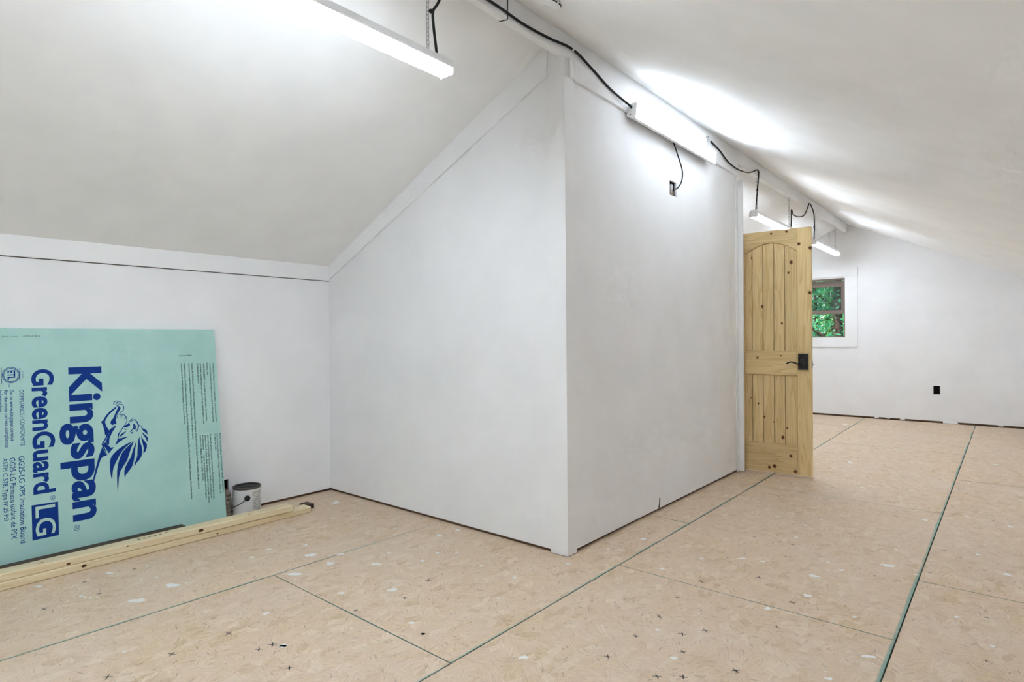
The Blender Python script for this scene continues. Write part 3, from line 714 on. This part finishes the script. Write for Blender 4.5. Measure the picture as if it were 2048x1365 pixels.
lettering('LG', 0.7245, 0.297, 0.146, 0.080, mat('pale_aqua_print', (0.48, 0.68, 0.62), 0.5), 0.01, -0.01, z=0.0009, parent=lg)
for s, u, v, ln, cap, bold in [
    ('CODE', 0.6925, 0.983, 0.034, 0.006, 0), ('COMPLIANCE', 0.682, 0.999, 0.063, 0.0065, 0),
    ('COMPLIANCE / CONFORMITÉ', 0.680, 0.890, 0.280, 0.0172, 0), ('Go to www.kingspan.com/us', 0.643, 0.893, 0.255, 0.0148, 0.012),
    ('for the most current compliance', 0.6215, 0.892, 0.283, 0.0145, 0.012), ('information.', 0.600, 0.893, 0.112, 0.0145, 0.012),
    ('GG25-LG XPS Insulation Board', 0.6672, 0.558, 0.424, 0.0222, 0), ('GG25-LG Panneau isolant de PSX', 0.6327, 0.556, 0.394, 0.0215, 0),
    ('ASTM C 578, Type IV 25 PSI', 0.6062, 0.558, 0.301, 0.0180, 0)]:
    lettering(s, u, v, ln, cap, 'navy', bold)
lettering('us', 0.640, 0.922, 0.016, 0.010, 'navy')
bm = NB()
for r0, r1 in ((0.0372, 0.0405), (0.0315, 0.0345)):
    for k in range(32):
        a, b = 2 * math.pi * k / 32, 2 * math.pi * (k + 1) / 32
        bm.faces.new([bm.verts.new((0.6505 + r * 0.86 * math.cos(t), 0.966 + r * math.sin(t), 0.0006)) for r, t in ((r0, a), (r1, a), (r1, b), (r0, b))])
obj('certification_mark', bm, 'navy', board)
lettering('ETL', 0.637, 0.989, 0.046, 0.030, 'navy', 0.03)
bm = NB(); bm.faces.new([bm.verts.new((*p, 0.0006)) for p in ((0.6125, 1.005), (0.6145, 1.005), (0.6145, 0.925), (0.6125, 0.925))]); obj('printed_rule', bm, 'navy', board)
for s, u, v, ln in [
    ('WARNING: This product is combustible. A protective barrier', 1.6275, 0.992, 0.369), ('or a thermal barrier is required as specified in the appropriate', 1.6095, 0.992, 0.368), ('building code.', 1.5915, 0.993, 0.079),
    ('AVERTISSEMENT: Ce produit est combustible. Une barrière', 1.5705, 0.991, 0.358), ('protectrice ou thermique est requise, tel que spécifié dans le code', 1.553, 0.992, 0.372), ('du bâtiment approprié.', 1.5355, 0.993, 0.127),
    ('Kingspan, the G Device and the Lion Device are Registered Trademarks of the Kingspan Group plc in the U.S., Canada and other countries. All rights reserved.', 1.5035, 0.994, 0.760),
    ('GreenGuard is a Registered Trademark of the Kingspan Group plc in the U.S. All rights reserved.', 1.486, 0.994, 0.463),
    ("Kingspan, l'emblème G et l'emblème du lion sont des marques déposées de Kingspan Group plc aux États-Unis, au Canada et dans d'autres pays. Tous droits réservés.", 1.4605, 0.995, 0.814),
    ('GreenGuard est une marque déposée de Kingspan Group plc aux États-Unis.', 1.4435, 0.996, 0.370),
    ('If you are installing GreenGuard, obtain installation', 1.6425, 0.550, 0.363), ('instructions from your supplier or Kingspan Insulation LLC, Atlanta, GA', 1.6255, 0.552, 0.372), ('+1 (800) 241-4402', 1.6115, 0.551, 0.099),
    ('La valeur R signifie la résistance thermique. Plus la valeur R est élevée, plus', 1.5850, 0.551, 0.396), ("grand est le pouvoir isolant. L'isolation doit être installée correctement pour", 1.570, 0.550, 0.388),
    ('obtenir la valeur R indiquée. Avant d’installer un produit GreenGuard®, obtenez', 1.555, 0.549, 0.408), ('les instructions', 1.5405, 0.551, 0.088), ('auprès de votre fournisseur ou de Kingspan', 1.5400, 0.430, 0.259), ('Insulation LLC, Atlanta, GA, USA +1 (678) 589-7300.', 1.526, 0.553, 0.277)]:
    lettering(s, u, v, ln, 0.0102, 'ink', 0.016, -0.006, res=1)
lettering('GG25-LG 600 M17', 1.436, 1.038, 0.074, 0.0075, 'ink', 0.03, res=1, turned=False)
lettering('FP450-170041', 0.6215, 1.157, 0.060, 0.006, 'ink', 0.0, res=1, turned=False); lettering('07/19 LOT 4518', 0.7037, 1.158, 0.068, 0.008, 'ink', 0.01, res=1, turned=False)

EP = [[(1.168, 0.565), (1.141, 0.556), (1.115, 0.543), (1.093, 0.529), (1.071, 0.508), (1.06, 0.492), (1.054, 0.473), (1.053, 0.452), (1.052, 0.424), (1.054, 0.4), (1.057, 0.376), (1.061, 0.385), (1.064, 0.41), (1.069, 0.435), (1.08, 0.459), (1.093, 0.483), (1.101, 0.498), (1.116, 0.52), (1.137, 0.541)], [(1.174, 0.565), (1.151, 0.547), (1.133, 0.532), (1.114, 0.51), (1.1, 0.48), (1.091, 0.45), (1.085, 0.414), (1.083, 0.379), (1.082, 0.332), (1.082, 0.298), (1.087, 0.331), (1.092, 0.377), (1.101, 0.41), (1.119, 0.439), (1.137, 0.466), (1.148, 0.499), (1.159, 0.53)], [(1.188, 0.569), (1.178, 0.545), (1.166, 0.515), (1.155, 0.479), (1.139, 0.454), (1.123, 0.424), (1.119, 0.401), (1.119, 0.385), (1.12, 0.37), (1.127, 0.387), (1.145, 0.408), (1.159, 0.428), (1.17, 0.463), (1.175, 0.497), (1.18, 0.529)], [(1.202, 0.588), (1.194, 0.56), (1.19, 0.519), (1.187, 0.483), (1.179, 0.455), (1.171, 0.444), (1.171, 0.425), (1.182, 0.443), (1.198, 0.458), (1.208, 0.477), (1.214, 0.501), (1.211, 0.533), (1.204, 0.558)], [(1.211, 0.593), (1.213, 0.565), (1.218, 0.54), (1.221, 0.515), (1.217, 0.488), (1.229, 0.5), (1.237, 0.52), (1.238, 0.54), (1.229, 0.555), (1.218, 0.573)], [(1.216, 0.611), (1.221, 0.596), (1.233, 0.575), (1.242, 0.548), (1.245, 0.574), (1.238, 0.586), (1.226, 0.599)], [(1.217, 0.635), (1.222, 0.618), (1.235, 0.604), (1.244, 0.592), (1.243, 0.614), (1.233, 0.625)], [(1.021, 0.691), (1.032, 0.698), (1.047, 0.724), (1.065, 0.744), (1.094, 0.766), (1.097, 0.759), (1.079, 0.743), (1.06, 0.725), (1.046, 0.704), (1.04, 0.687), (1.047, 0.662), (1.058, 0.638), (1.047, 0.614), (1.037, 0.617), (1.036, 0.637), (1.03, 0.67)], [(1.07, 0.669), (1.065, 0.68), (1.069, 0.692), (1.08, 0.704), (1.094, 0.737), (1.108, 0.767), (1.118, 0.755), (1.108, 0.738), (1.095, 0.715), (1.091, 0.699), (1.094, 0.674), (1.075, 0.667)], [(1.083, 0.659), (1.093, 0.662), (1.07, 0.625), (1.057, 0.595), (1.054, 0.561), (1.046, 0.563), (1.04, 0.581), (1.047, 0.604), (1.062, 0.634)], [(1.024, 0.567), (1.04, 0.579), (1.045, 0.564), (1.061, 0.545), (1.076, 0.545), (1.051, 0.515), (1.039, 0.541)], [(1.019, 0.571), (1.034, 0.594), (1.045, 0.616), (1.06, 0.643), (1.097, 0.675), (1.08, 0.658), (1.056, 0.623), (1.041, 0.593), (1.025, 0.567), (1.034, 0.544), (1.044, 0.505), (1.021, 0.56)], [(1.022, 0.555), (1.042, 0.504), (1.027, 0.504), (1.013, 0.493), (0.998, 0.449), (0.986, 0.408), (0.959, 0.32), (0.957, 0.322), (0.973, 0.391), (0.984, 0.436), (0.999, 0.49), (1.009, 0.522)], [(1.082, 0.555), (1.092, 0.578), (1.099, 0.599), (1.097, 0.612), (1.102, 0.621), (1.11, 0.63), (1.124, 0.651), (1.13, 0.653), (1.119, 0.636), (1.105, 0.615), (1.1, 0.589), (1.126, 0.592), (1.153, 0.594), (1.128, 0.585), (1.108, 0.573)], [(1.105, 0.598), (1.111, 0.61), (1.122, 0.618), (1.141, 0.626), (1.127, 0.612), (1.118, 0.603)], [(1.125, 0.651), (1.131, 0.66), (1.146, 0.662), (1.154, 0.672), (1.16, 0.659), (1.155, 0.652), (1.141, 0.647)], [(1.175, 0.664), (1.185, 0.656), (1.188, 0.643), (1.183, 0.622), (1.179, 0.632), (1.169, 0.628), (1.175, 0.645)], [(1.154, 0.615), (1.162, 0.626), (1.174, 0.639), (1.165, 0.621)], [(1.158, 0.606), (1.165, 0.615), (1.175, 0.624), (1.169, 0.61)], [(1.127, 0.642), (1.136, 0.638), (1.147, 0.636), (1.135, 0.633)]]
ES = [([(1.157, 0.679), (1.165, 0.687), (1.176, 0.692)], 0.0032), ([(1.154, 0.672), (1.165, 0.679), (1.176, 0.682), (1.185, 0.688)], 0.0043), ([(1.183, 0.688), (1.194, 0.671), (1.2, 0.652), (1.199, 0.638), (1.19, 0.616)], 0.0061), ([(1.2, 0.654), (1.213, 0.646), (1.217, 0.631)], 0.0032), ([(1.09, 0.776), (1.085, 0.784), (1.089, 0.794), (1.099, 0.798), (1.109, 0.797)], 0.0036), ([(1.098, 0.779), (1.096, 0.785), (1.104, 0.791), (1.118, 0.791), (1.127, 0.783)], 0.0036), ([(1.098, 0.78), (1.112, 0.779), (1.128, 0.774), (1.133, 0.76), (1.13, 0.744), (1.117, 0.731), (1.108, 0.723)], 0.0036), ([(1.097, 0.772), (1.108, 0.767), (1.116, 0.758)], 0.005), ([(1.098, 0.715), (1.108, 0.724), (1.118, 0.717), (1.129, 0.719), (1.139, 0.71), (1.145, 0.693), (1.143, 0.677), (1.131, 0.656)], 0.0036), ([(1.116, 0.698), (1.119, 0.708), (1.124, 0.715)], 0.0032), ([(1.133, 0.69), (1.139, 0.699), (1.141, 0.706)], 0.0032), ([(1.092, 0.699), (1.098, 0.707), (1.098, 0.715)], 0.0032)]
bm = NB()
for P in EP:
    bm.faces.new([bm.verts.new((u, v, 0.0007)) for u, v in P])
for P, w in ES:
    Q = spline([(u, v, 0.0007) for u, v in P], 4); L = []; R = []
    for i, p in enumerate(Q):
        d = (Q[min(i + 1, len(Q) - 1)] - Q[max(i - 1, 0)]).normalized(); n = Vector((-d.y, d.x, 0)) * w * 0.5 * (0.55 + 0.45 * math.sin(math.pi * i / (len(Q) - 1)))
        L.append(bm.verts.new(p + n)); R.append(bm.verts.new(p - n))
    for i in range(len(Q) - 1): bm.faces.new((L[i], L[i + 1], R[i + 1], R[i]))
obj('lion_emblem', bm, 'navy', board)

# ------------------------------------------------------------------ lumber, planks and can on the floor by the knee wall
def plank(name, lo, hi, m, label, cat, rot=0.0, bev=0.002, group=None):
    c = [(a + b) / 2 for a, b in zip(lo, hi)]; c[2] = lo[2]
    o = obj(name, box(NB(), [a - b for a, b in zip(lo, c)], [a - b for a, b in zip(hi, c)], bev), m); o.location = c; o.rotation_euler = (0, 0, rot)
    tag(o, label, cat, group); return o
s1 = plank('lumber', (-3.570, -0.338, 0.0), (-3.481, 2.100, 0.038), 'stud', 'lower of two stacked pine studs in front of the foam board', 'lumber', 0.006, 0.005, 'stacked pine studs')
s2 = plank('lumber', (-3.571, -0.47, 0.0382), (-3.482, 1.968, 0.0762), 'stud', 'upper pine stud with a grey stamp, on top of another stud', 'lumber', -0.006, 0.005, 'stacked pine studs')
bm = NB()
for i in range(5):
    yy = 0.36 + 0.026 * i
    box(bm, (-0.012 + 0.004 * (i % 2), yy, 0.03805), (0.010 - 0.003 * (i % 3), yy + 0.011, 0.0383))
obj('grade_stamp', bm, mat('faded_stamp', (0.27, 0.22, 0.15), 0.7), s2)
for y, z, r in ((0.05, 0.012, 0.006), (0.66, 0.020, 0.010), (-0.42, 0.006, 0.007), (0.30, 0.03, 0.004)): knot(s2, (0.0445, y, z), r, (0, 1.3, 0), (0, 0, 0.8), (1, 0, 0), 1.2)
for y, x, r in ((-0.05, 0.01, 0.004), (0.5, -0.01, 0.004), (0.95, 0.02, 0.004), (-0.3, -0.02, 0.005)): knot(s2, (x, y, 0.038), r, (0.7, 0, 0), (0, 1.6, 0), (0, 0, 1), 2.0)
for y, z, r in ((-0.02, 0.022, 0.008), (0.62, 0.015, 0.004)): knot(s1, (0.0445, y, z), r, (0, 1.3, 0), (0, 0, 0.8), (1, 0, 0), 1.2)
plank('dark_plank', (-3.700, -0.55, 0.0), (-3.596, 1.395, 0.054), 'dark_wood', 'dark brown plank lying between the foam board and the pine studs', 'plank', 0.004)
plank('wood_block', (-3.642, 2.112, 0.0), (-3.562, 2.165, 0.030), 'dark_wood', 'small dark wood offcut at the right end of the studs', 'wood block', 0.05)

can = empty('paint_can', (-3.755, 1.805, 0.0)); can.rotation_euler = (0, 0, 0); tag(can, 'white paint can with dark lid and wire handle beside the foam board', 'paint can')
R = 0.0825
obj('body', lathe(NB(), [(R - 0.002, 0.0), (R + 0.002, 0.002), (R + 0.002, 0.006), (R - 0.001, 0.010), (R - 0.001, 0.180), (R + 0.002, 0.184), (R + 0.002, 0.190), (R - 0.003, 0.192), (R - 0.0036, 0.188)], 48, cap=False), 'brush_metal', can, True)
bm = NB(); lathe(bm, [(R - 0.0035, 0.1925), (R - 0.010, 0.1925), (R - 0.012, 0.187), (0.045, 0.186), (0.001, 0.186)], 48, cap=False); obj('lid', bm, mat('dark_can_lid', (0.016, 0.014, 0.013), 0.55, 0.25), can, True)
bm = NB(); lathe(bm, [(R + 0.0004, 0.012), (R + 0.0004, 0.178)], 48, cap=False); lb = obj('label', bm, 'can_label', can, True)
FA = math.atan2(-1.805, 3.755)                                    # direction from the can to the camera
bm = NB()
for k in range(11):
    z0 = 0.052 + 0.0105 * k
    for j in range(8):
        a0 = FA + 0.40 + 0.10 * j; a1 = a0 + 0.10 - (0.05 if (k * 3 + j) % 7 == 0 else 0.0)
        rr = R + 0.0010
        bm.faces.new([bm.verts.new((rr * math.cos(a), rr * math.sin(a), z)) for a, z in ((a0, z0), (a1, z0), (a1, z0 + 0.0052), (a0, z0 + 0.0052))])
obj('fine_print', bm, 'can_text', lb)
bm = NB()
for j in range(9):
    a0 = FA + 0.38 + 0.09 * j
    bm.faces.new([bm.verts.new(((R + 0.0010) * math.cos(a), (R + 0.0010) * math.sin(a), z)) for a, z in ((a0, 0.016), (a0 + 0.09, 0.016), (a0 + 0.09, 0.044), (a0, 0.044))])
obj('grey_band', bm, 'can_text', lb)
ea = FA + 0.02; ec = Vector((math.cos(ea), math.sin(ea), 0))
bm = NB(); lathe(bm, [(0.0175, 0.0), (0.0175, 0.005), (0.013, 0.009), (0.001, 0.010)], 20); o = obj('handle_ear', bm, 'black', can, True)
o.matrix_local = Matrix.Translation(ec * R + Vector((0, 0, 0.128))) @ ec.to_track_quat('Z', 'Y').to_matrix().to_4x4()
sd_ = Vector((-math.sin(ea), math.cos(ea), 0)); P = []
for i in range(13):
    t = math.pi * i / 12
    p = ec * (math.cos(t) * (R + 0.010)) - sd_ * (math.sin(t) * (R + 0.0055)); P.append((p.x, p.y, 0.128 - 0.062 * math.sin(t) ** 0.9))
obj('bail_handle', tube(NB(), P, 0.0024, 6), 'dark_metal', can, True)

rl = empty('mottled_roll', (-3.820, 1.700, 0.0)); tag(rl, 'grey-brown mottled ribbed roll squeezed between foam board and paint can', 'roll')
prof = [(0.030, 0.0)]
for k in range(6):
    z = 0.004 + k * 0.026; r = 0.034 - 0.0014 * k
    prof += [(r, z), (r + 0.002, z + 0.012), (r, z + 0.023), (r - 0.004, z + 0.0245)]
prof += [(0.022, 0.166), (0.012, 0.172)]
obj('roll_body', lathe(NB(), prof, 28), 'mottled', rl, True)
obj('roll_core', lathe(NB(), [(0.008, 0.1725), (0.008, 0.178), (0.004, 0.178)], 12), 'plate', rl)

# ------------------------------------------------------------------ trees beyond the window
gd = obj('ground', box(NB(), (-40, 9.6, -3.6), (30, 60, -3.4)), 'ground'); struct(gd, 'shaded forest floor beyond the house', 'ground')
def leaves(n, cen, rad, size, seed):
    rnd = random.Random(seed); vs = []; fs = []
    for _ in range(n):
        while True:
            p = Vector((rnd.uniform(-1, 1), rnd.uniform(-1, 1), rnd.uniform(-1, 1)))
            if 0.15 < p.length < 1: break
        p = Vector((cen[0] + p.x * rad[0], cen[1] + p.y * rad[1], cen[2] + p.z * rad[2]))
        a = Vector((rnd.uniform(-1, 1), rnd.uniform(-1, 1), rnd.uniform(-0.7, 0.4))).normalized(); b = a.cross(Vector((rnd.uniform(-.6, .6), rnd.uniform(-.6, .6), 1))).normalized()
        s = size * rnd.uniform(0.6, 1.3); i = len(vs)
        vs += [p, p + a * s * 0.5 + b * s * 0.28, p + a * s, p + a * s * 0.5 - b * s * 0.28]; fs += [(i, i + 1, i + 2), (i, i + 2, i + 3)]
    me = bpy.data.meshes.new('crown'); me.from_pydata(vs, [], fs); return me
def tree(x, y, h, r, lean, n, lm, label, seed, size=0.13):
    t = empty('tree', (x, y, -3.5)); tag(t, label, 'tree', 'trees beyond the window')
    top = Vector((lean[0] * h, lean[1] * h, h))
    bm = NB(); tube(bm, [Vector((0, 0, 0)), top * 0.35 + Vector((0.05, 0, 0)), top * 0.7, top], [r, r * 0.8, r * 0.55, r * 0.15], 10)
    obj('trunk', bm, 'bark', t, True)
    rnd = random.Random(seed + 50)
    for k in range(6):
        f = 0.42 + 0.09 * k; p = top * f; a = rnd.uniform(0, 6.28); q = p + Vector((math.cos(a) * h * 0.15, math.sin(a) * h * 0.15, h * 0.10))
        obj('branch', tube(NB(), [p, (p + q) * 0.5 + Vector((0, 0, 0.12)), q], [r * 0.3, r * 0.2, r * 0.06], 6), 'bark', t, True)
    me = leaves(n, top * 0.60, (h * 0.255, h * 0.245, h * 0.45), size, seed); o = link('crown', me, lm, t); o['kind'] = 'stuff'
tree(-2.72, 13.6, 8.6, 0.13, (0.0, 0.0), 7000, 'leaf_a', 'dark trunked tree nearest the window, at its right side', 1, 0.10)
tree(-4.05, 18.3, 8.8, 0.07, (-0.03, 0.0), 8000, 'leaf_b', 'slim bright green tree seen through the open lower sash', 2, 0.11)
tree(-4.75, 23.2, 9.4, 0.15, (0.0, 0.0), 8000, 'leaf_a', 'tall tree behind the slim tree in the window view', 3, 0.14)
tree(-6.1, 28.6, 10.0, 0.16, (0.0, 0.0), 8000, 'leaf_b', 'farthest big tree in the window view', 5, 0.2)
tree(-8.9, 18.0, 8.8, 0.14, (0.0, 0.0), 4000, 'leaf_b', 'leafy tree hidden behind the pine door in this view', 4, 0.15)
tree(-9.9, 24.0, 9.4, 0.16, (0.0, 0.0), 4500, 'leaf_a', 'broad dark tree far left behind the pine door', 6, 0.17)
tree(0.9, 18.2, 8.8, 0.13, (0.0, 0.0), 4000, 'leaf_b', 'leafy tree right of the window, hidden by the far wall', 7, 0.15)
